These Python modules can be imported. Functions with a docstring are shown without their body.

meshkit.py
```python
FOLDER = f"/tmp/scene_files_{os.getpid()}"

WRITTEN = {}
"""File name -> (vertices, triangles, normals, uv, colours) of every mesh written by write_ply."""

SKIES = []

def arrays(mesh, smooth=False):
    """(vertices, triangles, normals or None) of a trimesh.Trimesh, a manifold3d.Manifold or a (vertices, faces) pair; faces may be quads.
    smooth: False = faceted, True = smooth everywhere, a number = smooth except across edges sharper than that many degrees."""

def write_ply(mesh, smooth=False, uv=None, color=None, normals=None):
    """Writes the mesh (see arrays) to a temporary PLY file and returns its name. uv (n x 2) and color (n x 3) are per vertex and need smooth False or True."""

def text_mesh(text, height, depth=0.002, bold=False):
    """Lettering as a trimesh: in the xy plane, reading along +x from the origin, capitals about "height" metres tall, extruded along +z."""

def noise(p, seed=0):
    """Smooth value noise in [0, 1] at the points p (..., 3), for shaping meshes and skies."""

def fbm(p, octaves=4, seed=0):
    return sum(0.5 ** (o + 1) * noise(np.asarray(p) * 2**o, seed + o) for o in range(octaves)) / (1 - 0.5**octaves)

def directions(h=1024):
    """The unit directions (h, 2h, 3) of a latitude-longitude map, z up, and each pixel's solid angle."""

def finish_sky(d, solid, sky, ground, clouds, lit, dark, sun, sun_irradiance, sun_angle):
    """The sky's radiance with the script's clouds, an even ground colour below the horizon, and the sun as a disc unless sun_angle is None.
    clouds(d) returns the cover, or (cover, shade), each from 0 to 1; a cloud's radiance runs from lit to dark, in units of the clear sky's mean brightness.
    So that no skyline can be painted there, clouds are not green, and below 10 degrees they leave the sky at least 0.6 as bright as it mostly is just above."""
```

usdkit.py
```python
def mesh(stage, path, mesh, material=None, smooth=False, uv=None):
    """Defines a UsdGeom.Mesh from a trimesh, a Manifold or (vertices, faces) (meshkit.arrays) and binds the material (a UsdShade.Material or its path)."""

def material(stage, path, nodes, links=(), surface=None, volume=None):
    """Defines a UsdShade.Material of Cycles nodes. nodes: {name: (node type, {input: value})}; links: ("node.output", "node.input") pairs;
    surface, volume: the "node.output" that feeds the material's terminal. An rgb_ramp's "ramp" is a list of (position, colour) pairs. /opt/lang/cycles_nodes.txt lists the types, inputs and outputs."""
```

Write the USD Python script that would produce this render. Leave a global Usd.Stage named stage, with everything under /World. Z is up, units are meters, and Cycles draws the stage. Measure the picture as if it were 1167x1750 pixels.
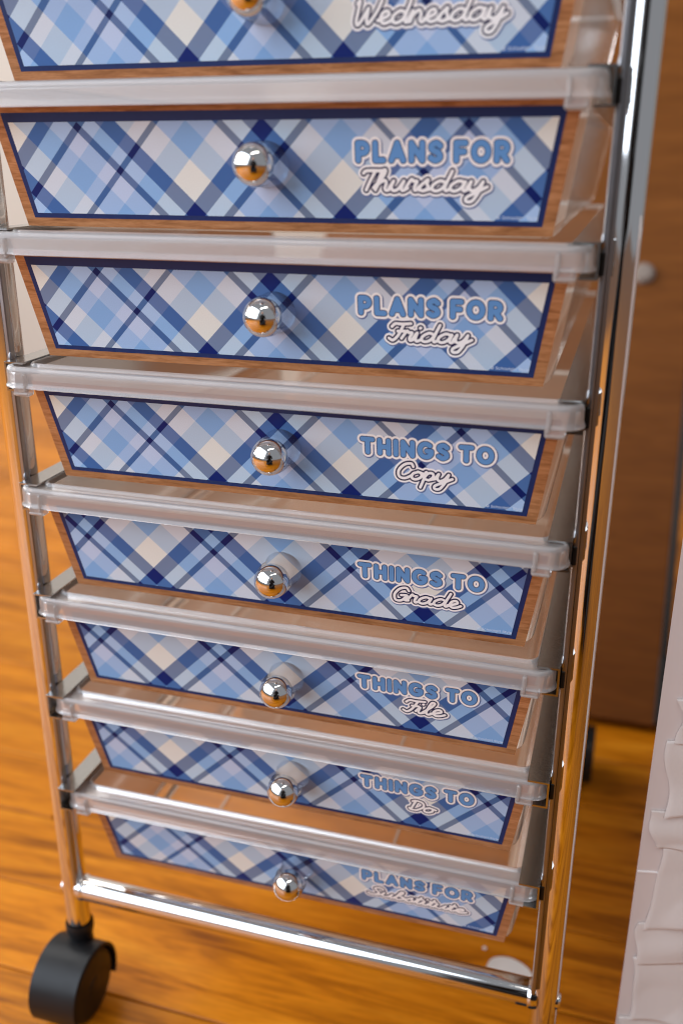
import math, random
import numpy as np, trimesh, shapely
from shapely import affinity
from shapely.geometry import Polygon, LineString, Point, box
from shapely.ops import unary_union
import usdkit, meshkit
from pxr import Usd, UsdGeom, UsdLux, UsdShade, Gf, Sdf, Vt

random.seed(7); rng = np.random.default_rng(7)
stage = Usd.Stage.CreateInMemory()
UsdGeom.SetStageUpAxis(stage, 'Z'); UsdGeom.SetStageMetersPerUnit(stage, 1.0)
W = UsdGeom.Xform.Define(stage, '/World'); stage.SetDefaultPrim(W.GetPrim())
UsdGeom.Scope.Define(stage, '/World/Looks')

# ---------------------------------------------------------------- camera
Z0 = 0.172                      # height of the lowest drawer's tab line above the floor
PITCH = 0.0673                  # drawer spacing
YAW, TILT, ROLL = 0.29113, 0.35923, 0.0011
CAM = np.array([0.16156, -0.41396, 0.38433 + Z0])
fwd = np.array([-math.sin(YAW)*math.cos(TILT), math.cos(YAW)*math.cos(TILT), -math.sin(TILT)])
rt = np.array([math.cos(YAW), math.sin(YAW), 0.0]); up = np.cross(rt, fwd)
rt, up = rt*math.cos(ROLL)+up*math.sin(ROLL), up*math.cos(ROLL)-rt*math.sin(ROLL)
cam = UsdGeom.Camera.Define(stage, '/World/camera')
M = Gf.Matrix4d(*[float(v) for v in (*rt, 0, *up, 0, *(-fwd), 0, *CAM, 1)])
cam.AddTransformOp().Set(M)
cam.CreateHorizontalApertureAttr(24.0); cam.CreateVerticalApertureAttr(36.0)
cam.CreateFocalLengthAttr(24.0*1605.4/1167)
cam.CreateClippingRangeAttr(Gf.Vec2f(0.02, 50))
cam.CreateFStopAttr(4.0); cam.CreateFocusDistanceAttr(0.482)
cam.CreateExposureAttr(0.15)

# ---------------------------------------------------------------- light: a pale room, a window at the left, a tube on the ceiling
dome = UsdLux.DomeLight.Define(stage, '/World/room_light')
dm = usdkit.material(stage, '/World/Looks/room_air', {'b': ('background_shader', {'color': (0.93, 0.97, 1.05), 'strength': 0.26})}, surface='b.background')
UsdShade.MaterialBindingAPI.Apply(dome.GetPrim()).Bind(dm)

def lamp(name, pos, target, w, h, intensity, color):
    l = UsdLux.RectLight.Define(stage, '/World/' + name)
    l.CreateWidthAttr(w); l.CreateHeightAttr(h); l.CreateIntensityAttr(intensity); l.CreateColorAttr(Gf.Vec3f(*color))
    p, t = np.array(pos, float), np.array(target, float)
    z = (p-t)/np.linalg.norm(p-t); x = np.cross([0, 0, 1], z); x /= np.linalg.norm(x); y = np.cross(z, x)
    l.AddTransformOp().Set(Gf.Matrix4d(*[float(v) for v in (*x, 0, *y, 0, *z, 0, *p, 1)]))
    return l
lamp('window_light', (-1.6, -1.6, 1.62), (0, 0.1, 0.5), 3.2, 2.3, 3.3, (0.86, 0.96, 1.09))
lamp('ceiling_light', (-1.35, 0.95, 2.2), (-1.1, 0.95, 0.0), 1.4, 1.0, 3.5, (1.0, 0.985, 0.96))  # unseen lamp, added to brighten the wall, floor and rails at back left
lamp('side_window_light', (-2.1, 0.25, 1.25), (0.0, 0.2, 0.45), 1.5, 1.3, 6.5, (1.0, 0.97, 0.93))  # second unseen lamp, added at the left to light the drawer interiors
lamp('ceiling_tube_light', (0.55, -0.75, 2.3), (0.3, -0.5, 0.0), 1.3, 0.12, 14.0, (1.0, 0.96, 0.9))

# ---------------------------------------------------------------- helpers
used = {}
def path(name, parent=None):
    base = (parent.GetPath().pathString if parent is not None else '/World') + '/' + name
    n = used.get(base, 0); used[base] = n + 1
    return base if n == 0 else '%s_%03d' % (base, n)
def tag(p, label=None, cat=None, group=None, kind=None):
    for k, v in (('label', label), ('category', cat), ('group', group), ('kind', kind)):
        if v: p.SetCustomDataByKey(k, v)
    return p
def obj(name, mesh, mat, parent=None, smooth=30, uv=None):
    return usdkit.mesh(stage, path(name, parent), mesh, mat, smooth=smooth, uv=uv).GetPrim()
def thing(name, loc=(0, 0, 0), rz=0, parent=None):
    x = UsdGeom.Xform.Define(stage, path(name, parent)); x.AddTranslateOp().Set(Gf.Vec3d(*map(float, loc)))
    if rz: x.AddRotateZOp().Set(float(rz))
    return x.GetPrim()
cat = trimesh.util.concatenate
def bx(x0, x1, y0, y1, z0, z1, bevel=0.0):
    """A box with chamfered edges."""
    if bevel <= 0:
        m = trimesh.creation.box((x1-x0, y1-y0, z1-z0)); m.apply_translation(((x0+x1)/2, (y0+y1)/2, (z0+z1)/2)); return m
    b = bevel; P = []
    for sx in (0, 1):
        for sy in (0, 1):
            for sz in (0, 1):
                c = np.array([(x0, x1)[sx], (y0, y1)[sy], (z0, z1)[sz]]); d = np.array([1-2*sx, 1-2*sy, 1-2*sz])*b
                for k in range(3):
                    q = c + d; q[k] = c[k]; P.append(q)
    return trimesh.convex.convex_hull(np.array(P))
def tube(p0, p1, r, n=24, caps=True):
    p0, p1 = np.array(p0, float), np.array(p1, float); L = np.linalg.norm(p1-p0)
    m = trimesh.creation.cylinder(r, L, sections=n); T = trimesh.geometry.align_vectors([0, 0, 1], (p1-p0)/L); T[:3, 3] = (p0+p1)/2
    m.apply_transform(T); return m
def lathe(prof, axis, centre, n=40):
    """prof: (distance along axis, radius)"""
    m = trimesh.creation.revolve(np.array([(r, a) for a, r in prof]), sections=n)
    T = trimesh.geometry.align_vectors([0, 0, 1], axis); T[:3, 3] = centre; m.apply_transform(T); m.fix_normals(); return m
def ext(poly, h):
    gs = [g for g in getattr(poly, 'geoms', [poly]) if g.area > 1e-9]
    return cat([trimesh.creation.extrude_polygon(g, h, engine='earcut') for g in gs])
def rrect(x0, x1, y0, y1, r, n=6):
    pts = []
    for cx, cy, a in ((x1-r, y0+r, -90), (x1-r, y1-r, 0), (x0+r, y1-r, 90), (x0+r, y0+r, 180)):
        for k in range(n+1):
            t = math.radians(a + 90*k/n); pts.append((cx+r*math.cos(t), cy+r*math.sin(t)))
    return np.array(pts)
def loft(rings, closed=True, cap0=False, cap1=False):
    """rings: list of (n,3) closed rings -> one surface"""
    n = len(rings[0]); V = np.vstack(rings); F = []
    for i in range(len(rings)-1):
        for j in range(n if closed else n-1):
            a, b = i*n+j, i*n+(j+1) % n
            F += [(a, b, b+n), (a, b+n, a+n)]
    for flag, i, rev in ((cap0, 0, True), (cap1, len(rings)-1, False)):
        if flag:
            c = len(V); V = np.vstack([V, rings[i].mean(0)])
            for j in range(n):
                a, b = i*n+j, i*n+(j+1) % n
                F.append((b, a, c) if rev else (a, b, c))
    m = trimesh.Trimesh(V, F, process=False); return m
def lin(r, g, b):
    return tuple(((c/255+0.055)/1.055)**2.4 if c > 10 else c/255/12.92 for c in (r, g, b))

# ---------------------------------------------------------------- materials
def mat(name, nodes, links, surface='p.BSDF'):
    return usdkit.material(stage, '/World/Looks/' + name, nodes, links, surface=surface)
def plain(name, col, rough=0.5, metal=0.0, noise=0.06, scale=60, spec=0.3, bump=0.0):
    nodes = {'g': ('geometry', {}), 'n': ('noise_texture', {'scale': scale, 'detail': 4}),
             'm': ('mix', {'mix_type': 'mix', 'color1': tuple(c*(1-noise) for c in col), 'color2': tuple(min(1, c*(1+noise)) for c in col)}),
             'r': ('map_range', {'from_min': 0, 'from_max': 1, 'to_min': max(0, rough*0.8), 'to_max': min(1, rough*1.2)}),
             'p': ('principled_bsdf', {'metallic': metal, 'specular_ior_level': spec})}
    links = [('g.position', 'n.vector'), ('n.fac', 'm.fac'), ('m.color', 'p.base_color'), ('n.fac', 'r.value'), ('r.result', 'p.roughness')]
    if bump:
        nodes['b'] = ('bump', {'strength': bump, 'distance': 0.0005}); links += [('n.fac', 'b.height'), ('b.normal', 'p.normal')]
    return mat(name, nodes, links)
CHROME = plain('chrome', (0.80, 0.79, 0.78), 0.045, 1.0, 0.02, 25)
ZINC = plain('zinc_plated_steel', (0.44, 0.44, 0.43), 0.2, 1.0, 0.12, 900)
STRIPM = plain('dull_chrome', (0.36, 0.355, 0.37), 0.32, 1.0, 0.05, 40)
BUMPM = plain('grey_rubber', (0.27, 0.22, 0.19), 0.6)
BLACK = plain('black_plastic', (0.009, 0.009, 0.010), 0.40, 0, 0.2, 150)
DARK = plain('dark_slot', (0.01, 0.009, 0.009), 0.5, 0, 0.1, 150)
WHITEPRINT = plain('white_print', lin(250, 245, 243), 0.45, 0, 0.02, 400)
NAVY = plain('navy_print', lin(26, 44, 92), 0.38, 0, 0.10, 900)
NAVYTXT = plain('navy_ink', lin(24, 26, 70), 0.4, 0, 0.05, 900)
DROPSHADOW = plain('slate_ink', lin(98, 118, 164), 0.45, 0, 0.04, 900)
BLUETXT = plain('blue_ink', lin(100, 152, 208), 0.4, 0, 0.04, 900)
CREDIT = plain('credit_ink', lin(214, 222, 236), 0.45, 0, 0.02, 400)
PAPER = plain('scrap_paper', (0.72, 0.70, 0.68), 0.6, 0, 0.05, 80)
WALLM = plain('wall_paint', (0.46, 0.425, 0.38), 0.6, 0, 0.03, 6)
BOXM = plain('box_card', lin(220, 206, 201), 0.5, 0, 0.03, 30)
FABRIC = plain('ruffle_cloth', lin(222, 211, 205), 0.7, 0, 0.05, 1800, 0.2, 0.25)

def plastic(name, clear, tint, rough, milk, back, ior):
    """Frosted polypropylene: part of the light goes straight on, the rest is scattered through and back."""
    nodes = {'t': ('transparent_bsdf', {'color': tint}), 'l': ('translucent_bsdf', {'color': milk}), 'd': ('diffuse_bsdf', {'color': milk}),
             'x': ('mix_closure', {'fac': back}), 'y': ('mix_closure', {'fac': 1-clear}),
             'f': ('fresnel', {'IOR': ior}), 'g': ('glossy_bsdf', {'color': (1, 1, 1), 'roughness': rough}), 'z': ('mix_closure', {})}
    links = [('l.BSDF', 'x.closure1'), ('d.BSDF', 'x.closure2'), ('t.BSDF', 'y.closure1'), ('x.closure', 'y.closure2'),
             ('y.closure', 'z.closure1'), ('g.BSDF', 'z.closure2'), ('f.fac', 'z.fac')]
    return mat(name, nodes, links, surface='z.closure')
TUB = plastic('clear_plastic', 0.86, (0.985, 0.965, 0.94), 0.12, (0.97, 0.90, 0.84), 0.25, 1.35)
BOTTOM = plastic('frosted_plastic', 0.60, (0.99, 0.965, 0.93), 0.28, (0.99, 0.91, 0.83), 0.40, 1.10)
RIM = plastic('milky_plastic', 0.68, (0.985, 0.968, 0.955), 0.27, (0.98, 0.935, 0.915), 0.45, 1.5)
RIBM = plastic('rib_plastic', 0.45, (1, 0.98, 0.96), 0.2, (0.98, 0.94, 0.90), 0.8, 1.3)
ACRYL = plastic('clear_acrylic', 0.97, (0.97, 0.98, 1.0), 0.10, (0.9, 0.92, 0.95), 0.4, 1.2)

def wood(name, c0, c1, c2, axis, scale, rough, coat=0.0, spread=0.25):
    """Grain that runs along one axis of the world; a shift per object so that no two boards match."""
    sc = [scale*9, scale*9, scale*9]; sc[axis] = scale
    nodes = {'g': ('geometry', {}), 'o': ('object_info', {}), 'mu': ('math', {'math_type': 'multiply', 'value2': 37.0}),
             'cx': ('combine_xyz', {}), 'ad': ('vector_math', {'math_type': 'add'}), 'mp': ('mapping', {'scale': tuple(sc)}),
             'n': ('noise_texture', {'scale': 1.0, 'detail': 7, 'roughness': 0.6, 'distortion': 0.9}),
             'n2': ('noise_texture', {'scale': 6.0, 'detail': 5, 'roughness': 0.7, 'distortion': 0.2}),
             'r': ('rgb_ramp', {'ramp': [(0.28, c0), (0.5, c1), (0.72, c2)]}),
             'mx': ('mix', {'mix_type': 'multiply', 'fac': 0.45}), 'r2': ('rgb_ramp', {'ramp': [(0.35, (0.55, 0.5, 0.45)), (0.62, (1, 1, 1))]}),
             'v': ('map_range', {'from_min': 0, 'from_max': 1, 'to_min': 1-spread, 'to_max': 1+spread}), 'h': ('hsv', {}),
             'b': ('bump', {'strength': 0.12, 'distance': 0.001}),
             'p': ('principled_bsdf', {'roughness': rough, 'specular_ior_level': 0.15, 'coat_weight': coat, 'coat_roughness': 0.14})}
    links = [('o.random', 'mu.value1'), ('mu.value', 'cx.x'), ('mu.value', 'cx.y'), ('mu.value', 'cx.z'), ('g.position', 'ad.vector1'), ('cx.vector', 'ad.vector2'),
             ('ad.vector', 'mp.vector'), ('mp.vector', 'n.vector'), ('mp.vector', 'n2.vector'), ('n.fac', 'r.fac'), ('n2.fac', 'r2.fac'),
             ('r.color', 'mx.color1'), ('r2.color', 'mx.color2'), ('o.random', 'v.value'), ('v.result', 'h.value'), ('mx.color', 'h.color'),
             ('h.color', 'p.base_color'), ('n2.fac', 'b.height'), ('b.normal', 'p.normal')]
    return mat(name, nodes, links)
FLOORM = wood('honey_floorboard', (0.15, 0.036, 0.001), (0.51, 0.162, 0.004), (0.64, 0.238, 0.012), 0, 6.0, 0.33, 0.02, 0.14)
BOARDM = wood('brown_board', (0.145, 0.046, 0.007), (0.185, 0.060, 0.010), (0.23, 0.078, 0.015), 0, 3.0, 0.5, 0.0, 0.0)
LABELWOOD = wood('wood_print', (0.24, 0.085, 0.027), (0.46, 0.19, 0.074), (0.58, 0.27, 0.12), 0, 42.0, 0.42, 0.0, 0.05)
LABELWOODV = LABELWOOD

def srgb(*c): return tuple(v/255 for v in c)
CA, CB, CC, CP, CW, CT = srgb(228, 226, 218), srgb(132, 170, 216), srgb(188, 201, 228), srgb(150, 188, 230), srgb(2, 36, 104), srgb(0, 30, 88)
def steps(seq, lo, hi):
    """[(from, colour) ...] in mm -> ramp stops over lo..hi"""
    return [((max(a, lo)-lo)/(hi-lo), c) for a, c in seq]
def plaid(name, period, start, seq, extra=None):
    """Two crossed sets of stripes, each half of the colour (weft and warp), printed on satin paper."""
    nodes = {'uv': ('texture_coordinate', {}), 's': ('separate_xyz', {}), 'tD': ('math', {'math_type': 'add'}), 'tU': ('math', {'math_type': 'subtract'}),
             'm': ('mix', {'fac': 0.5}), 'ga': ('gamma', {'gamma': 2.2}), 'n': ('noise_texture', {'scale': 2.2, 'detail': 3}),
             'nr': ('map_range', {'from_min': 0.3, 'from_max': 0.7, 'to_min': 0.95, 'to_max': 1.05}), 'h': ('hsv', {}),
             'p': ('principled_bsdf', {'roughness': 0.45, 'specular_ior_level': 0.22})}
    links = [('uv.UV', 's.vector'), ('s.y', 'tD.value1'), ('s.x', 'tD.value2'), ('s.y', 'tU.value1'), ('s.x', 'tU.value2'),
             ('m.color', 'ga.color'), ('ga.color', 'h.color'), ('uv.UV', 'n.vector'), ('n.fac', 'nr.value'), ('nr.result', 'h.value'), ('h.color', 'p.base_color')]
    for t, c in (('tD', 'color1'), ('tU', 'color2')):
        nodes[t+'a'] = ('math', {'math_type': 'subtract', 'value2': start}); nodes[t+'b'] = ('math', {'math_type': 'floored_modulo', 'value2': period})
        nodes[t+'c'] = ('math', {'math_type': 'divide', 'value2': period}); nodes[t+'r'] = ('rgb_ramp', {'ramp': steps(seq, start, start+period), 'interpolate': False})
        links += [(t+'.value', t+'a.value1'), (t+'a.value', t+'b.value1'), (t+'b.value', t+'c.value1'), (t+'c.value', t+'r.fac')]
        out = t+'r.color'
        if extra:
            lo, hi, seq2 = extra
            nodes[t+'d'] = ('map_range', {'from_min': lo, 'from_max': hi, 'to_min': 0, 'to_max': 1, 'clamp': True})
            nodes[t+'e'] = ('rgb_ramp', {'ramp': steps(seq2, lo, hi), 'interpolate': False})
            nodes[t+'f'] = ('math', {'math_type': 'greater_than', 'value2': lo}); nodes[t+'g'] = ('mix', {})
            links += [(t+'.value', t+'d.value'), (t+'d.result', t+'e.fac'), (t+'.value', t+'f.value1'), (t+'f.value', t+'g.fac'), (out, t+'g.color1'), (t+'e.color', t+'g.color2')]
            out = t+'g.color'
        links.append((out, 'm.'+c))
    return mat(name, nodes, links)
PLAID_A = plaid('plaid_print_first', 73.0, -98.7, [(-98.7, CT), (-94, CP), (-84.5, CW), (-74, CA), (-55, CB), (-38.5, CC)],
                (51.2, 150, [(51.2, CC), (59, CB), (75, CC), (84.6, CT), (89.4, CP), (101.5, CW), (110.5, CA), (130, CB)]))
PLAID_B = plaid('plaid_print_second', 76.8, -57.0, [(-57, CT), (-52.2, CP), (-43, CW), (-31.5, CA), (-11.5, CB), (6, CC)])

# ---------------------------------------------------------------- floor, wall
floor = thing('floor'); tag(floor, 'honey brown strip wood floor under the cart', None, None, 'structure')
obj('subfloor', bx(-6, 6, -6, 6, -0.03, -0.006), FLOORM, floor)
pw = 0.0775; y = -0.52; row = 0
while y < 1.83:
    x = -2.6 - rng.uniform(0, 0.9)
    while x < 1.0:
        L = rng.uniform(0.55, 1.25)
        g = 0.0010
        obj('plank', bx(x+g, x+L-g, y+g*0.7, min(y+pw, 1.845)-g*0.7, -0.012, rng.uniform(-0.0003, 0.0), 0.0009), FLOORM, floor, smooth=False)
        x += L
    y += pw; row += 1
wall = obj('back_wall', bx(-3.5, 2.5, 1.85, 1.95, 0, 2.6), WALLM); tag(wall, 'pale cream wall far behind the cart, out of focus', 'wall')

# ---------------------------------------------------------------- the cart
LX, LY, LYB, LR = 0.1567, 0.0200, 0.392, 0.0079
cart = thing('rolling_cart'); tag(cart, 'chrome tube frame of the rolling drawer cart with rails and black casters', 'cart')
LEGTOP = 0.86
for sx in (-1, 1):
    for yy in (LY, LYB):
        obj('leg', tube((sx*LX, yy, 0.058), (sx*LX, yy, LEGTOP), LR, 40), CHROME, cart)
        obj('slotted_strip', bx(min(sx*0.1487, sx*0.1514), max(sx*0.1487, sx*0.1514), yy-0.0098, yy-0.0054, Z0-0.068, LEGTOP-0.02, 0.0006), STRIPM, cart, smooth=False)
for yy in (LY, LYB):
    obj('crossbar', cat([tube((-0.1525, yy, Z0-0.0765), (0.1525, yy, Z0-0.0765), 0.0082, 40)] + [lathe([(-0.002, 0.0084), (0.0, 0.0088), (0.0015, 0.0088), (0.003, 0.0083)], (-s, 0, 0), (s*0.1500, yy, Z0-0.0765)) for s in (-1, 1)]), CHROME, cart)
for yy in (LY,):
    for s in (-1, 1):
        obj('bolt', lathe([(-0.002, 0.0), (-0.002, 0.0052), (0.0, 0.0052), (0.0014, 0.004), (0.0018, 0.0)], (s, 0, 0), (s*(LX+LR-0.0002), yy, Z0-0.0775), 20), CHROME, cart)
N_LEVEL = 8
for k in range(N_LEVEL):
    zk = Z0 + k*PITCH
    for s in (-1, 1):
        prof = Polygon([(0.1372, 0.0158), (0.1485, 0.0158), (0.1485, 0.0002), (0.1405, 0.0002), (0.1405, 0.0012), (0.1475, 0.0012), (0.1475, 0.0148), (0.1372, 0.0148)])
        m = trimesh.creation.extrude_polygon(prof, 0.395, engine='earcut')      # x, z, then along y
        v = m.vertices.copy(); m.vertices = np.column_stack([v[:, 0]*s, v[:, 2]+0.0035, v[:, 1]+zk]); m.fix_normals()
        obj('rail', m, ZINC, cart, smooth=False)
        for yy in (LY, LYB):
            a = s*0.1484
            obj('slot_cover', bx(min(a, s*0.1511), max(a, s*0.1511), yy-0.0102, yy-0.0060, zk+0.0012, zk+0.0115, 0.0007), DARK, cart, smooth=False)
            q = trimesh.creation.icosphere(2, 1.0); q.apply_scale((0.0012, 0.0022, 0.0040)); q.apply_translation((s*0.1492, yy-0.0085, zk+0.0160))
            obj('rounded_catch', q, STRIPM, cart, smooth=True)
def caster(x, y, rz):
    c = thing('caster', (x, y, 0), rz, cart)
    pass
    for s in (-1, 1):
        obj('wheel', lathe([(-0.0165, 0.0), (-0.0165, 0.021), (-0.0145, 0.0245), (-0.004, 0.0252), (-0.0025, 0.0235), (-0.0025, 0.0)], (-s, 0, 0), (0, 0, 0.0252), 48), BLACK, c)
    for s in (-1, 1): obj('axle_cap', lathe([(0.0160, 0.0), (0.0172, 0.0), (0.0172, 0.0050), (0.0168, 0.0062), (0.0160, 0.0066)], (s, 0, 0), (0, 0, 0.0252), 32), BLACK, c)
    # the hood: a partial shell over both wheels
    rings = []
    for a in np.radians(np.linspace(-28, 205, 36)):
        cr, sr = math.cos(a), math.sin(a)
        sec = [(-0.0178, 0.0266), (-0.0170, 0.0282), (0.0170, 0.0282), (0.0178, 0.0266), (0.0170, 0.0258), (-0.0170, 0.0258)]
        rings.append(np.array([(u, -r*cr, 0.0252+r*sr) for u, r in sec]))
    obj('hood', loft(rings, True, True, True), BLACK, c, smooth=40)
    obj('stem', cat([lathe([(0.044, 0.0), (0.044, 0.0085), (0.054, 0.0080), (0.0565, 0.0088), (0.060, 0.0095), (0.064, 0.0095), (0.066, 0.0087)], (0, 0, 1), (0, 0.014, 0))]), BLACK, c)
for sx in (-1, 1):
    for yy in (LY, LYB): caster(sx*LX, yy-0.014, 0)

# ---------------------------------------------------------------- lettering
def catmull(P, n=9):
    P = np.array(P, float)
    if len(P) < 3: return P
    Q = np.vstack([2*P[0]-P[1], P, 2*P[-1]-P[-2]]); out = []
    for i in range(1, len(Q)-2):
        for t in np.linspace(0, 1, n, endpoint=False):
            a, b, c, d = Q[i-1], Q[i], Q[i+1], Q[i+2]
            out.append(0.5*((2*b)+(c-a)*t+(2*a-5*b+4*c-d)*t*t+(3*b-a-3*c+d)*t**3))
    return np.array(out + [P[-1]])
def arc(cx, cy, rx, ry, a0, a1, n=18):
    return [(cx+rx*math.cos(math.radians(t)), cy+ry*math.sin(math.radians(t))) for t in np.linspace(a0, a1, n)]
CAPS = {  # strokes in a box of height 1; (width, strokes)
 'P': (0.50, [[(0, 0), (0, 1)], [(0, 1), (0.22, 1)] + arc(0.22, 0.71, 0.28, 0.29, 90, -90) + [(0, 0.42)]]),
 'L': (0.42, [[(0, 1), (0, 0), (0.42, 0)]]),
 'A': (0.64, [[(0, 0), (0.32, 1), (0.64, 0)], [(0.16, 0.30), (0.48, 0.30)]]),
 'N': (0.58, [[(0, 0), (0, 1), (0.58, 0), (0.58, 1)]]),
 'S': (0.50, [catmull([(0.50, 0.84), (0.30, 1.0), (0.05, 0.86), (0.08, 0.62), (0.42, 0.42), (0.48, 0.16), (0.24, 0.0), (0.0, 0.14)]).tolist()]),
 'F': (0.46, [[(0, 0), (0, 1), (0.46, 1)], [(0, 0.50), (0.40, 0.50)]]),
 'O': (0.74, [arc(0.37, 0.5, 0.37, 0.5, 0, 360, 40)]),
 'R': (0.54, [[(0, 0), (0, 1)], [(0, 1), (0.24, 1)] + arc(0.24, 0.72, 0.27, 0.28, 90, -90) + [(0, 0.44)], [(0.26, 0.42), (0.52, 0)]]),
 'T': (0.62, [[(0, 1), (0.62, 1)], [(0.31, 1), (0.31, 0)]]),
 'H': (0.56, [[(0, 0), (0, 1)], [(0.56, 0), (0.56, 1)], [(0, 0.5), (0.56, 0.5)]]),
 'I': (0.0, [[(0, 0), (0, 1)]]),
 'G': (0.70, [arc(0.37, 0.5, 0.37, 0.5, 50, 330, 34) + [(0.70, 0.46), (0.44, 0.46)]]),
}
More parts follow.
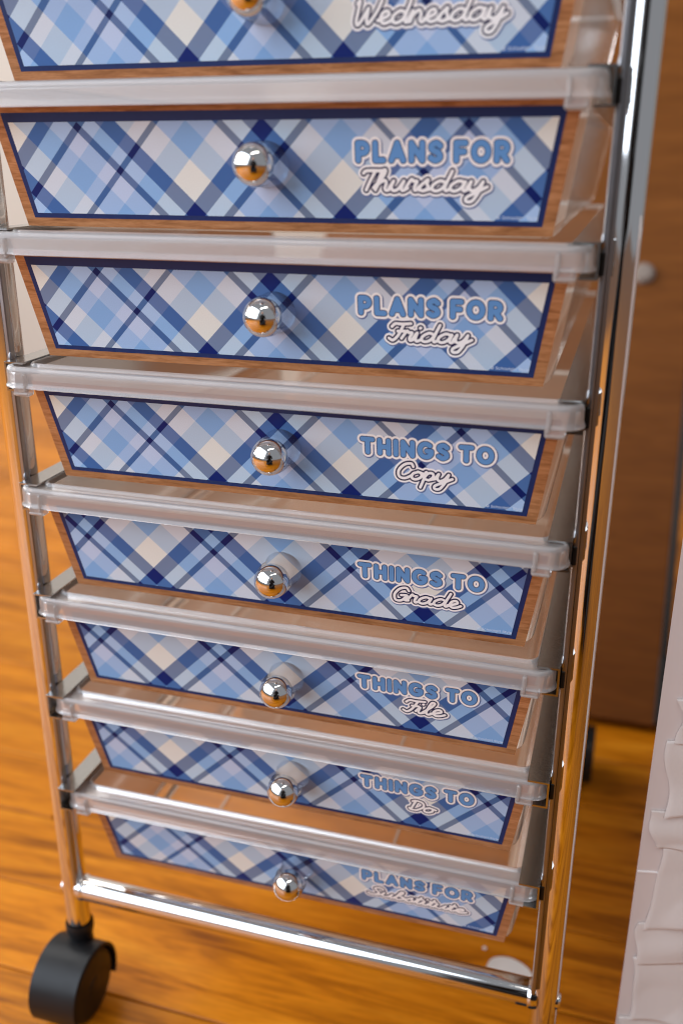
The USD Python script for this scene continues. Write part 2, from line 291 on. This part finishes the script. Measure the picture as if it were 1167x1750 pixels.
SCRIPT = {  # (advance, strokes); x-height 1
 'a': (1.25, [[(.95, .85), (.5, 1.0), (.1, .6), (.12, .15), (.45, 0), (.8, .3), (.97, .92)], [(.97, .92), (.93, .3), (1.08, .02), (1.35, .25)]]),
 'd': (1.25, [[(.93, .8), (.5, 1.0), (.1, .6), (.12, .15), (.45, 0), (.8, .3), (1.0, 1.1), (1.1, 1.95)], [(1.1, 1.95), (.98, .9), (.95, .3), (1.1, .02), (1.35, .25)]]),
 'u': (1.15, [[(-.05, .25), (.13, .95), (.08, .4), (.28, 0), (.6, .15), (.85, .95)], [(.85, .95), (.8, .3), (.95, 0), (1.25, .25)]]),
 'r': (0.85, [[(-.05, .25), (.18, 1.1), (.36, .95), (.62, .92), (.55, .4), (.66, .04), (.95, .25)]]),
 's': (0.85, [[(-.05, .25), (.46, 1.08), (.5, .7), (.66, .3), (.4, 0), (.08, .1)], [(.4, 0), (.95, .25)]]),
 'y': (1.2, [[(-.05, .3), (.1, .95), (.1, .4), (.35, .05), (.7, .3), (.9, .95)], [(.9, .95), (.85, 0), (.6, -.95), (.2, -1.0), (.15, -.6), (.7, -.1), (1.3, .45)]]),
 'n': (1.1, [[(-.05, .25), (.15, .95), (.12, .05)], [(.12, .05), (.22, .6), (.55, 1.0), (.76, .7), (.76, .2), (.95, 0), (1.2, .25)]]),
 'e': (0.9, [[(-.05, .25), (.3, .4), (.66, .7), (.5, 1.02), (.2, .85), (.12, .35), (.4, 0), (.75, .1), (1.02, .36)]]),
 'i': (0.55, [[(-.05, .25), (.15, .95), (.15, .3), (.32, 0), (.65, .25)], [(.26, 1.5), (.30, 1.54)]]),
 'l': (0.6, [[(-.05, .25), (.4, 1.3), (.5, 1.95), (.28, 2.0), (.2, 1.3), (.2, .3), (.4, 0), (.7, .25)]]),
 'h': (1.1, [[(-.05, .25), (.4, 1.4), (.45, 2.0), (.25, 1.9), (.15, 1.0), (.12, .05)], [(.12, .05), (.25, .7), (.6, 1.0), (.76, .7), (.76, .2), (.95, 0), (1.2, .25)]]),
 'b': (0.95, [[(-.05, .25), (.4, 1.4), (.45, 2.0), (.25, 1.9), (.15, 1.0), (.15, .2), (.42, 0), (.76, .3), (.68, .8), (.5, .75), (1.05, .5)]]),
 't': (0.6, [[(-.05, .25), (.25, 1.2), (.32, 1.7)], [(.32, 1.7), (.22, .3), (.4, 0), (.7, .25)], [(.0, 1.2), (.55, 1.25)]]),
 'o': (1.0, [[(.5, 1.0), (.12, .7), (.15, .15), (.5, 0), (.85, .35), (.75, .85), (.45, 1.0)], [(.6, .95), (1.1, .75)]]),
 'p': (1.05, [[(-.05, .45), (.15, 1.0), (.08, -1.0)], [(.1, .3), (.3, .9), (.65, .95), (.8, .5), (.55, .05), (.2, .15)], [(.55, .05), (1.12, .35)]]),
 'C': (1.2, [[(1.15, 1.6), (.9, 2.0), (.4, 1.8), (.1, 1.0), (.3, .2), (.8, .03), (1.3, .5)]]),
 'G': (1.35, [[(1.15, 1.6), (.85, 2.0), (.35, 1.75), (.1, .9), (.35, .08), (.85, .1), (1.15, .85)], [(.65, .85), (1.15, .87), (1.1, .2), (1.4, .2)]]),
 'D': (1.3, [[(.3, 1.95), (.2, .08)], [(.0, 1.75), (.35, 1.98), (.95, 1.75), (1.2, .95), (.75, .1), (.2, .04), (.02, .3)]]),
 'W': (1.75, [[(0, 1.7), (.15, 1.9), (.17, .25), (.42, .03), (.85, 1.3)], [(.85, 1.3), (.9, .3), (1.1, .03), (1.5, 1.0), (1.7, 1.95)]]),
 'T': (0.95, [[(-.1, 1.7), (.1, 1.95), (1.25, 1.95)], [(.7, 1.95), (.52, .9), (.42, .03)]]),
 'F': (0.95, [[(-.1, 1.55), (.1, 1.9), (.6, 1.88), (1.25, 1.98)], [(.75, 1.9), (.58, .6), (.3, .0), (-.05, .2)], [(.45, 1.05), (.95, 1.1)]]),
 'S': (1.15, [[(1.05, 1.6), (.75, 2.0), (.32, 1.7), (.5, 1.2), (.85, .7), (.6, .08), (.1, .05), (-.05, .35)], [(.6, .08), (1.2, .3)]]),
}
def caps_line(text, x0, x1, zb, h, r):
    """centre lines of rounded capitals between x0..x1 (mm, ink edge to ink edge), baseline zb"""
    gap, sp = 0.45, 0.40; x = 0; L = []
    for ch in text:
        if ch == ' ': x += sp; continue
        w, st = CAPS[ch]
        L += [np.array(s, float)+(x, 0) for s in st]; x += w + gap
    tot = x - gap; hh = h - 2*r; sx = (x1-x0-2*r)/tot
    return [LineString(np.column_stack([x0+r+s[:, 0]*sx, zb+r+s[:, 1]*hh])) for s in L]
def script_line(text, x0, x1, zb, xh, r):
    x = 0; L = []
    for ch in text:
        adv, st = SCRIPT[ch]
        for s in st:
            c = catmull(s) if len(s) > 2 else np.array(s, float)
            L.append(np.column_stack([c[:, 0]+x+0.22*c[:, 1], c[:, 1]]))
        x += adv
    lo, hi = min(c[:, 0].min() for c in L), max(c[:, 0].max() for c in L)
    sx = (x1-x0-2*r)/(hi-lo)
    return [LineString(np.column_stack([x0+r+(c[:, 0]-lo)*sx, zb+c[:, 1]*xh])) for c in L]
def fat(lines, r): return unary_union([l.buffer(r, quad_segs=6) for l in lines]).simplify(0.02)

# ---------------------------------------------------------------- drawers
LT, LB, SL = 5.2, -49.6, 0.17                  # label top, bottom (mm), slope of the front
def halfw(z): return 136.6 + (z-0)*(136.6-128.6)/49.6
def trap(inset_side, inset_top, inset_bottom):
    zt, zb = LT-inset_top, LB+inset_bottom
    return Polygon([(-halfw(zb)+inset_side, zb), (halfw(zb)-inset_side, zb), (halfw(zt)-inset_side, zt), (-halfw(zt)+inset_side, zt)])
def plate(poly, h0, h1):
    """a plate on the sloping drawer front, h mm proud of the label's back; returns mesh and (x, z) mm per vertex"""
    m = ext(poly, h1-h0); v = m.vertices
    uv = v[:, :2].copy()
    m.vertices = np.column_stack([v[:, 0], 12.9 - SL*v[:, 1] - (v[:, 2]+h0), v[:, 1]])*0.001
    m.invert() if False else None
    m.fix_normals()
    return m, uv
def tub_mesh():
    rings = []
    def ring(z, off):           # z in mm above the tab line, off = wall thickness inwards
        w = 139.6 + (z-0)*(139.6-131.8)/50
        yf = 13.4 - SL*z
        return np.column_stack([rrect(-w+off, w-off, yf+off, 392+0.1*z-off, max(1.5, 6-off), 6), np.full(28, z)])*0.001
    outer = [ring(z, 0) for z in (11.5, 0, -20, -44)]
    for a in (25, 50, 75): outer.append(ring(-44-7*math.sin(math.radians(a)), 7*(1-math.cos(math.radians(a)))))
    outer.append(ring(-51, 9))
    wall = loft(outer[::-1], True); wall.fix_normals()
    b0 = ring(-51, 9.0); c0 = b0.mean(0)
    b1 = (b0-c0)*(0.97, 0.985, 1)+c0+(0, 0, 0.0006)
    bottom = loft([b0, b1], True, False, True); bottom.fix_normals(); return wall, bottom
def rim_mesh():
    """flange round the opening, with a rolled lip along the front and round the front corners"""
    def at(dd, z):
        q = dd*9.0/11.8
        return np.column_stack([rrect(-145.6+q, 145.6-q, 0.4+dd, 396-q*0.9, 7-0.15*dd, 6), np.full(28, z)])*0.001
    flange = loft([at(0.6, 11.6), at(0, 12.2), at(0, 13.8), at(0.5, 14.5), at(1.4, 14.6), at(2.4, 13.7), at(9.2, 13.2), at(9.8, 14.4), at(10.5, 14.9), at(11.4, 14.6), at(11.8, 13.6), at(11.8, 11.6), at(0.6, 11.6)], True)
    # front lip: profile swept along the front and round both corners
    R = 7.0; P = [(-141, 16, -1, 0)] if False else []
    for t in np.linspace(180, 270, 9): P.append((-138.6+R*math.cos(math.radians(t)), 7.4+R*math.sin(math.radians(t)), math.cos(math.radians(t)), math.sin(math.radians(t))))
    for t in np.linspace(270, 360, 9): P.append((138.6+R*math.cos(math.radians(t)), 7.4+R*math.sin(math.radians(t)), math.cos(math.radians(t)), math.sin(math.radians(t))))
    prof = [(-1.2, 14.3), (-0.5, 14.7), (0.2, 14.5), (0.8, 13.8), (1.15, 12.6), (1.25, 11.0), (1.25, 7.0), (1.4, 5.6), (2.1, 4.9), (2.2, 4.2), (1.8, 3.8), (0.6, 3.8), (0.1, 4.4), (0.0, 10.5), (-0.6, 12.0), (-1.2, 12.6)]
    ring = [np.array([(x+nx*a, y+ny*a, z) for a, z in prof])*0.001 for x, y, nx, ny in P]
    lip = loft(ring, True, True, True); lip.fix_normals(); flange.fix_normals()
    return cat([flange, lip])
def tab_mesh(s):
    a = [bx(s*135.35-4.65, s*135.35+4.65, -1.4, 4.5, -0.4, 4.6, 1.0), bx(s*132.4-1.1, s*132.4+1.1, -2.1, 1.0, 2.0, 11.8, 0.7), bx(s*135.35-4.3, s*135.35+4.3, -1.9, -0.9, 0.3, 1.7, 0.4)]
    m = cat(a); m.apply_scale(0.001); return m
(TUBM, FLOORMESH), RIMM = tub_mesh(), rim_mesh()
TABS = [tab_mesh(-1), tab_mesh(1)]
KN = np.array([0.0012, 0.0, -0.0205])
COLLAR = lathe([(0.0168, 0.0), (0.0168, 0.0098), (0.0150, 0.0102), (0.0115, 0.0088), (0.0070, 0.0088), (0.0030, 0.0097), (-0.0005, 0.0093), (-0.001, 0.0), ], (0, 1, 0), KN, 48)
BALL = lathe([(0.0089*-math.cos(t), 0.0091*math.sin(t)) for t in np.linspace(0, math.pi, 29)], (0, 1, 0), KN + (0, -0.0012, 0), 48)
# every drawer sits a little differently in its rails: mm to the side, in depth, in height, and degrees of skew
SEAT = [(1.49, 7.0, -2.3, 0.25), (0.87, 4.3, 0.2, -0.1), (-0.3, 0.5, 0.1, -0.4), (0.5, -3.4, 0.6, -0.45), (1.6, -4.9, 0.35, -0.2), (-0.1, -4.45, 0.16, 0.16), (-0.6, -8.9, -0.9, 0.40), (-2.8, -4.2, -1.9, 0.40)]
DR = [  # heading, script word, x range, x-height, plaid, tail of the label
 ('PLANS FOR', 'Substitute', 43.6, 108.4, 3.4, PLAID_A), ('THINGS TO', 'Do', 68.4, 88.6, 3.7, PLAID_B),
 ('THINGS TO', 'File', 65.2, 93.0, 4.1, PLAID_B), ('THINGS TO', 'Grade', 59.0, 98.3, 4.0, PLAID_B),
 ('THINGS TO', 'Copy', 58.8, 90.3, 4.0, PLAID_A), ('PLANS FOR', 'Friday', 54.4, 98.0, 4.0, PLAID_A),
 ('PLANS FOR', 'Thursday', 43.4, 102.6, 4.0, PLAID_A), ('PLANS FOR', 'Wednesday', 40.2, 108.6, 4.2, PLAID_A)]
credit = meshkit.text_mesh('© Schoolgirl Style', 1.35, 0.04)
cw = credit.bounds[1][0]-credit.bounds[0][0]
credit.apply_scale((17.6/cw, 1, 1)); credit.apply_translation((104.4-credit.bounds[0][0], -42.6, 0))
for k in range(N_LEVEL):
    head, word, wx0, wx1, xh, pl = DR[k]
    d = thing('drawer', (SEAT[k][0]*0.001, SEAT[k][1]*0.001, Z0+k*PITCH+SEAT[k][2]*0.001), SEAT[k][3])
    place = 'lowest drawer' if k == 0 else 'topmost drawer in view' if k == 7 else 'frosted drawer'
    tag(d, '%s, its blue plaid label reads %s %s' % (place, head.title(), word), 'drawer', 'clear drawers stacked in the rolling cart')
    obj('tub', TUBM, TUB, d, smooth=35)
    obj('tub_floor', FLOORMESH, BOTTOM, d, smooth=False)
    obj('rim', RIMM, RIM, d, smooth=40)
    for xr in (-0.082, 0.046): obj('floor_rib', bx(xr-0.0011, xr+0.0011, 0.03, 0.375, -0.0508, -0.0494, 0.0004), RIBM, d, smooth=False)
    for t in TABS: obj('tab', t, RIM, d, smooth=False)
    m, _ = plate(trap(0, 0, 0), 0.0, 0.25)
    lab = obj('label_sheet', m, LABELWOOD, d, smooth=False)
    m, _ = plate(trap(5.2, 3.2, 4.0), 0.25, 0.33); obj('navy_border', m, NAVY, lab, smooth=False)
    m, uv = plate(trap(7.8, 7.4, 6.2), 0.33, 0.41); obj('plaid_panel', m, pl, lab, smooth=False, uv=uv)
    hr = 1.24; hl = caps_line(head, 42.4, 109.4 if head[0] == 'P' else 107.6, -20.0, 9.3, hr)
    sr = 0.70
    sl = script_line(word, wx0+1.7, wx1-1.7, -31.2, xh*1.04, sr)
    back = unary_union([fat(hl, hr+1.45), fat(sl, sr+1.7)])
    m, _ = plate(affinity.translate(back.buffer(0.25), 0.3, -0.4), 0.41, 0.50); obj('lettering_trim', m, DROPSHADOW, lab, smooth=False)  # drop shadow printed behind the lettering, its shade put into the ink colour
    m, _ = plate(back, 0.50, 0.60); obj('lettering_backing', m, WHITEPRINT, lab, smooth=False)
    m, _ = plate(fat(hl, hr+0.34), 0.60, 0.64); obj('heading_outline', m, NAVYTXT, lab, smooth=False)
    m, _ = plate(fat(hl, hr), 0.64, 0.68); obj('heading_lettering', m, BLUETXT, lab, smooth=False)
    m, _ = plate(fat(sl, sr+0.74), 0.60, 0.66); obj('script_outline', m, NAVYTXT, lab, smooth=False)
    m, _ = plate(fat(sl, sr), 0.66, 0.70); obj('script_lettering', m, WHITEPRINT, lab, smooth=False)
    cm = credit.copy(); v = cm.vertices
    cm.vertices = np.column_stack([v[:, 0], 12.9-SL*v[:, 1]-(v[:, 2]+0.41), v[:, 1]])*0.001; cm.fix_normals()
    obj('credit_line', cm, CREDIT, lab, smooth=False)
    kb = obj('knob', BALL, CHROME, d, smooth=True); obj('collar', COLLAR, ACRYL, kb, smooth=40)

# ---------------------------------------------------------------- things behind and beside the cart
# board leaning on the back wall: foot at y=.463 on the floor
lean = math.atan2(0.69, 1.0); Lb = (1.85-0.464)/math.sin(lean)-0.012
bd = thing('leaning_board', (0, 0, 0)); tag(bd, 'plain brown wooden board leaning back behind the right side of the cart', 'board')
def leanm(m):
    R = trimesh.transformations.rotation_matrix(-lean, (1, 0, 0)); R[:3, 3] = (0, 0.464, 0.0); m.apply_transform(R); return m
obj('panel', leanm(bx(-0.22, 0.2325, 0.0, 0.018, 0.012, Lb, 0.001)), BOARDM, bd, smooth=False)
obj('edge_strip', leanm(bx(0.2327, 0.2395, -0.002, 0.019, 0.013, Lb, 0.001)), BLACK, bd, smooth=False)
obj('rubber_foot', leanm(bx(0.2315, 0.2420, -0.004, 0.021, 0.0135, 0.085, 0.002)), BLACK, bd, smooth=False)
def ray_to(px, py, plane_n, plane_p):
    dd = fwd + rt*(px-583.5)/1605.4 - up*(py-875)/1605.4
    t = np.dot(np.array(plane_p)-CAM, plane_n)/np.dot(dd, plane_n); return CAM + t*dd
# pale round bumper on the board
pn = np.array([0, -math.cos(lean), math.sin(lean)]); kp = np.array([0.176, 0.464+0.69*0.431, 0.431])
bump = obj('round_bumper', lathe([(0, 0.0), (0, 0.013), (0.005, 0.0125), (0.008, 0.009), (0.009, 0.0)], pn, kp, 32), BUMPM, bd)

# paper scrap and flake under the cart
def scrap(name, pts, c, label):
    poly = Polygon(catmull(pts + [pts[0]], 6)).buffer(0)
    m = trimesh.creation.extrude_polygon(poly, 0.0004, engine='earcut'); m = m.subdivide(); v = m.vertices
    v[:, 2] += 0.0006 + 0.0014*((v[:, 0]/0.02)**2); m.vertices = v + (c[0], c[1], 0)
    return tag(obj(name, m, PAPER, None, smooth=40), label, 'paper')
scrap('paper_scrap', [(-0.017, -0.010), (0.0, -0.012), (0.018, -0.009), (0.014, 0.004), (0.0, 0.011), (-0.013, 0.006)], (0.128, 0.125), 'white paper scrap lying on the floor behind the lower crossbar')
scrap('paper_flake', [(-0.0014, -0.0011), (0.0012, -0.0014), (0.0016, 0.0006), (0.0, 0.0014), (-0.0012, 0.0008)], (0.108, 0.140), 'tiny white flake on the floor under the lowest drawer')

# white box with a ruffled cloth front, standing at the right
bxo = thing('white_box', (0.2000, 0.050, 0.0), math.degrees(YAW)-5); tag(bxo, 'white cardboard box with pale ruffled cloth on its face, right of the cart', 'box')
obj('carton', ext(Polygon([(0, 0), (0.24, 0), (0.22, 0.08), (0.045, 0.08)]), 0.52), BOXM, bxo, smooth=False)
obj('fold_seam', bx(0.0005, 0.2395, -0.0006, 0.0004, 0.1725, 0.1733), WHITEPRINT, bxo, smooth=False)
def ruffle(z_top, z_bot, x_edge, seed, depth):
    """one gathered tier: a cloth sheet whose left edge wanders and whose lower hem stands off the face"""
    r = np.random.default_rng(seed); nu, nv = 70, 26; V = []; ph = r.uniform(0, 6.28, 6)
    for j in range(nv):
        t = j/(nv-1); z = z_top + (z_bot-z_top)*t
        e = x_edge + 0.0026*math.sin(3.5*t+ph[0]) + 0.0009*math.sin(8*t+ph[1])
        for i in range(nu):
            s = i/(nu-1); x = e + (0.236-e)*s
            fold = 0.0007*math.sin(s*23+ph[2]+2*t)+0.0003*math.sin(s*51+ph[3]-3*t)+0.0007*math.sin(6*s+7*t+ph[4])
            hem = 0.0022*math.sin(s*19+ph[5])*t
            V.append((x, -0.0012-depth*(0.15+0.85*t**1.4)*(0.35+0.65*min(1, s*9))-max(-0.0004, fold*(0.3+0.7*t))*0.9, z+hem))
    V = np.array(V); F = []
    for j in range(nv-1):
        for i in range(nu-1):
            a = j*nu+i; F += [(a, a+nu, a+1), (a+1, a+nu, a+nu+1)]
    B = V.copy(); B[:, 1] = np.minimum(-0.0002, B[:, 1]+0.0011); n = len(V)
    F2 = [(c+n, b+n, a+n) for a, b, c in F]
    border = [i for i in range(nu)] + [j*nu+nu-1 for j in range(1, nv)] + [(nv-1)*nu+i for i in range(nu-2, -1, -1)] + [j*nu for j in range(nv-2, 0, -1)]
    E = []
    for p, q in zip(border, border[1:]+border[:1]): E += [(p, q, q+n), (p, q+n, p+n)]
    m = trimesh.Trimesh(np.vstack([V, B]), F+F2+E, process=False); m.fix_normals(); return m
zt = 0.318
for i, (h, xe) in enumerate([(0.030, 0.018), (0.026, 0.0100), (0.046, 0.0085), (0.024, 0.0052), (0.056, 0.0100), (0.026, 0.0066), (0.048, 0.0056), (0.036, 0.0048), (0.03, 0.0045)]):
    if zt-h < 0.004: break
    obj('ruffle', ruffle(zt, zt-h-0.003, xe, 40+i, 0.0014), FABRIC, bxo, smooth=True); zt -= h

# the person behind the lens, dark clothes, kneeling: the dark band in the chrome
import manifold3d as m3
def bone(a, b, ra, rb):
    return m3.Manifold.batch_hull([m3.Manifold.sphere(r, 20).translate(tuple(map(float, p))) for p, r in ((a, ra), (b, rb))])
back_dir = np.array([0.30, -0.95, 0.0]); side = np.array([0.95, 0.30, 0.0]); base = np.array([CAM[0], CAM[1], 0]) + back_dir*0.40
def P(s_, b_, z): return base + side*s_ + back_dir*b_ + np.array([0, 0, z])
bones = [(P(0, .04, .40), P(0, .02, .62), .145, .14), (P(-.09, .02, .74), P(.09, .02, .74), .085, .085), (P(0, .02, .62), P(0, .02, .72), .13, .12), (P(0, 0, .80), P(0, -.02, .90), .052, .05)]
bones += [(P(-.13, -.24, .12), P(.13, -.24, .30), .08, .07), (P(-.13, -.1, .08), P(.13, -.1, .08), .075, .075), (P(-.10, -.05, .28), P(.10, -.05, .28), .11, .11)]
for q in (-1, 1):
    bones += [(P(q*.10, .06, .36), P(q*.13, -.26, .10 if q > 0 else .34), .085, .06), (P(q*.13, -.26, .10 if q > 0 else .34), P(q*.13, .12 if q > 0 else -.20, .055), .058, .042), (P(q*.13, .12 if q > 0 else -.20, .055), P(q*.13, .22 if q > 0 else -.06, .035), .04, .03),
              (P(q*.18, .02, .74), P(q*.22, -.04, .50), .055, .045), (P(q*.22, -.04, .50), P(q*.07, -.27, .545), .042, .030)]
body = m3.Manifold.batch_boolean([bone(*b) for b in bones], m3.OpType.Add).refine_to_length(0.03)
bm = body.to_mesh(); bm = trimesh.Trimesh(bm.vert_properties[:, :3], bm.tri_verts); trimesh.smoothing.filter_taubin(bm, iterations=12)
CLOTH = plain('dark_clothes', (0.015, 0.015, 0.018), 0.85, 0, 0.2, 60); SKIN = plain('skin', (0.48, 0.29, 0.21), 0.5, 0, 0.04, 60)
pr = thing('person'); tag(pr, 'person in dark clothes kneeling behind the lens, seen only in the chrome', 'person')
obj('clothes', bm, CLOTH, pr, smooth=True)
hd = trimesh.creation.icosphere(3, 1.0); v = hd.vertices; v[:] = v*(0.075, 0.092, 0.115); hd.apply_translation(P(0, -.05, .995)); obj('head', hd, SKIN, pr, smooth=True)
hr_ = trimesh.creation.icosphere(3, 1.0); hr_.apply_scale((0.083, 0.095, 0.11)); hr_.apply_translation(P(0, -.025, 1.02)); obj('hair', hr_, BLACK, pr, smooth=True)
cb = thing('photo_camera', CAM - fwd*0.0); tag(cb, 'black photo camera held by the kneeling person, seen only in the chrome', 'camera')
def cl(m):
    T = np.eye(4); T[:3, 0], T[:3, 1], T[:3, 2] = rt, up, -fwd; m.apply_transform(T); return m
obj('body', cl(bx(-0.065, 0.065, -0.06, 0.05, 0.075, 0.135, 0.008)), BLACK, cb, smooth=False)
obj('lens_barrel', cl(trimesh.creation.annulus(0.030, 0.036, 0.070, sections=40, transform=trimesh.transformations.translation_matrix((0, 0, 0.045)))), BLACK, cb)
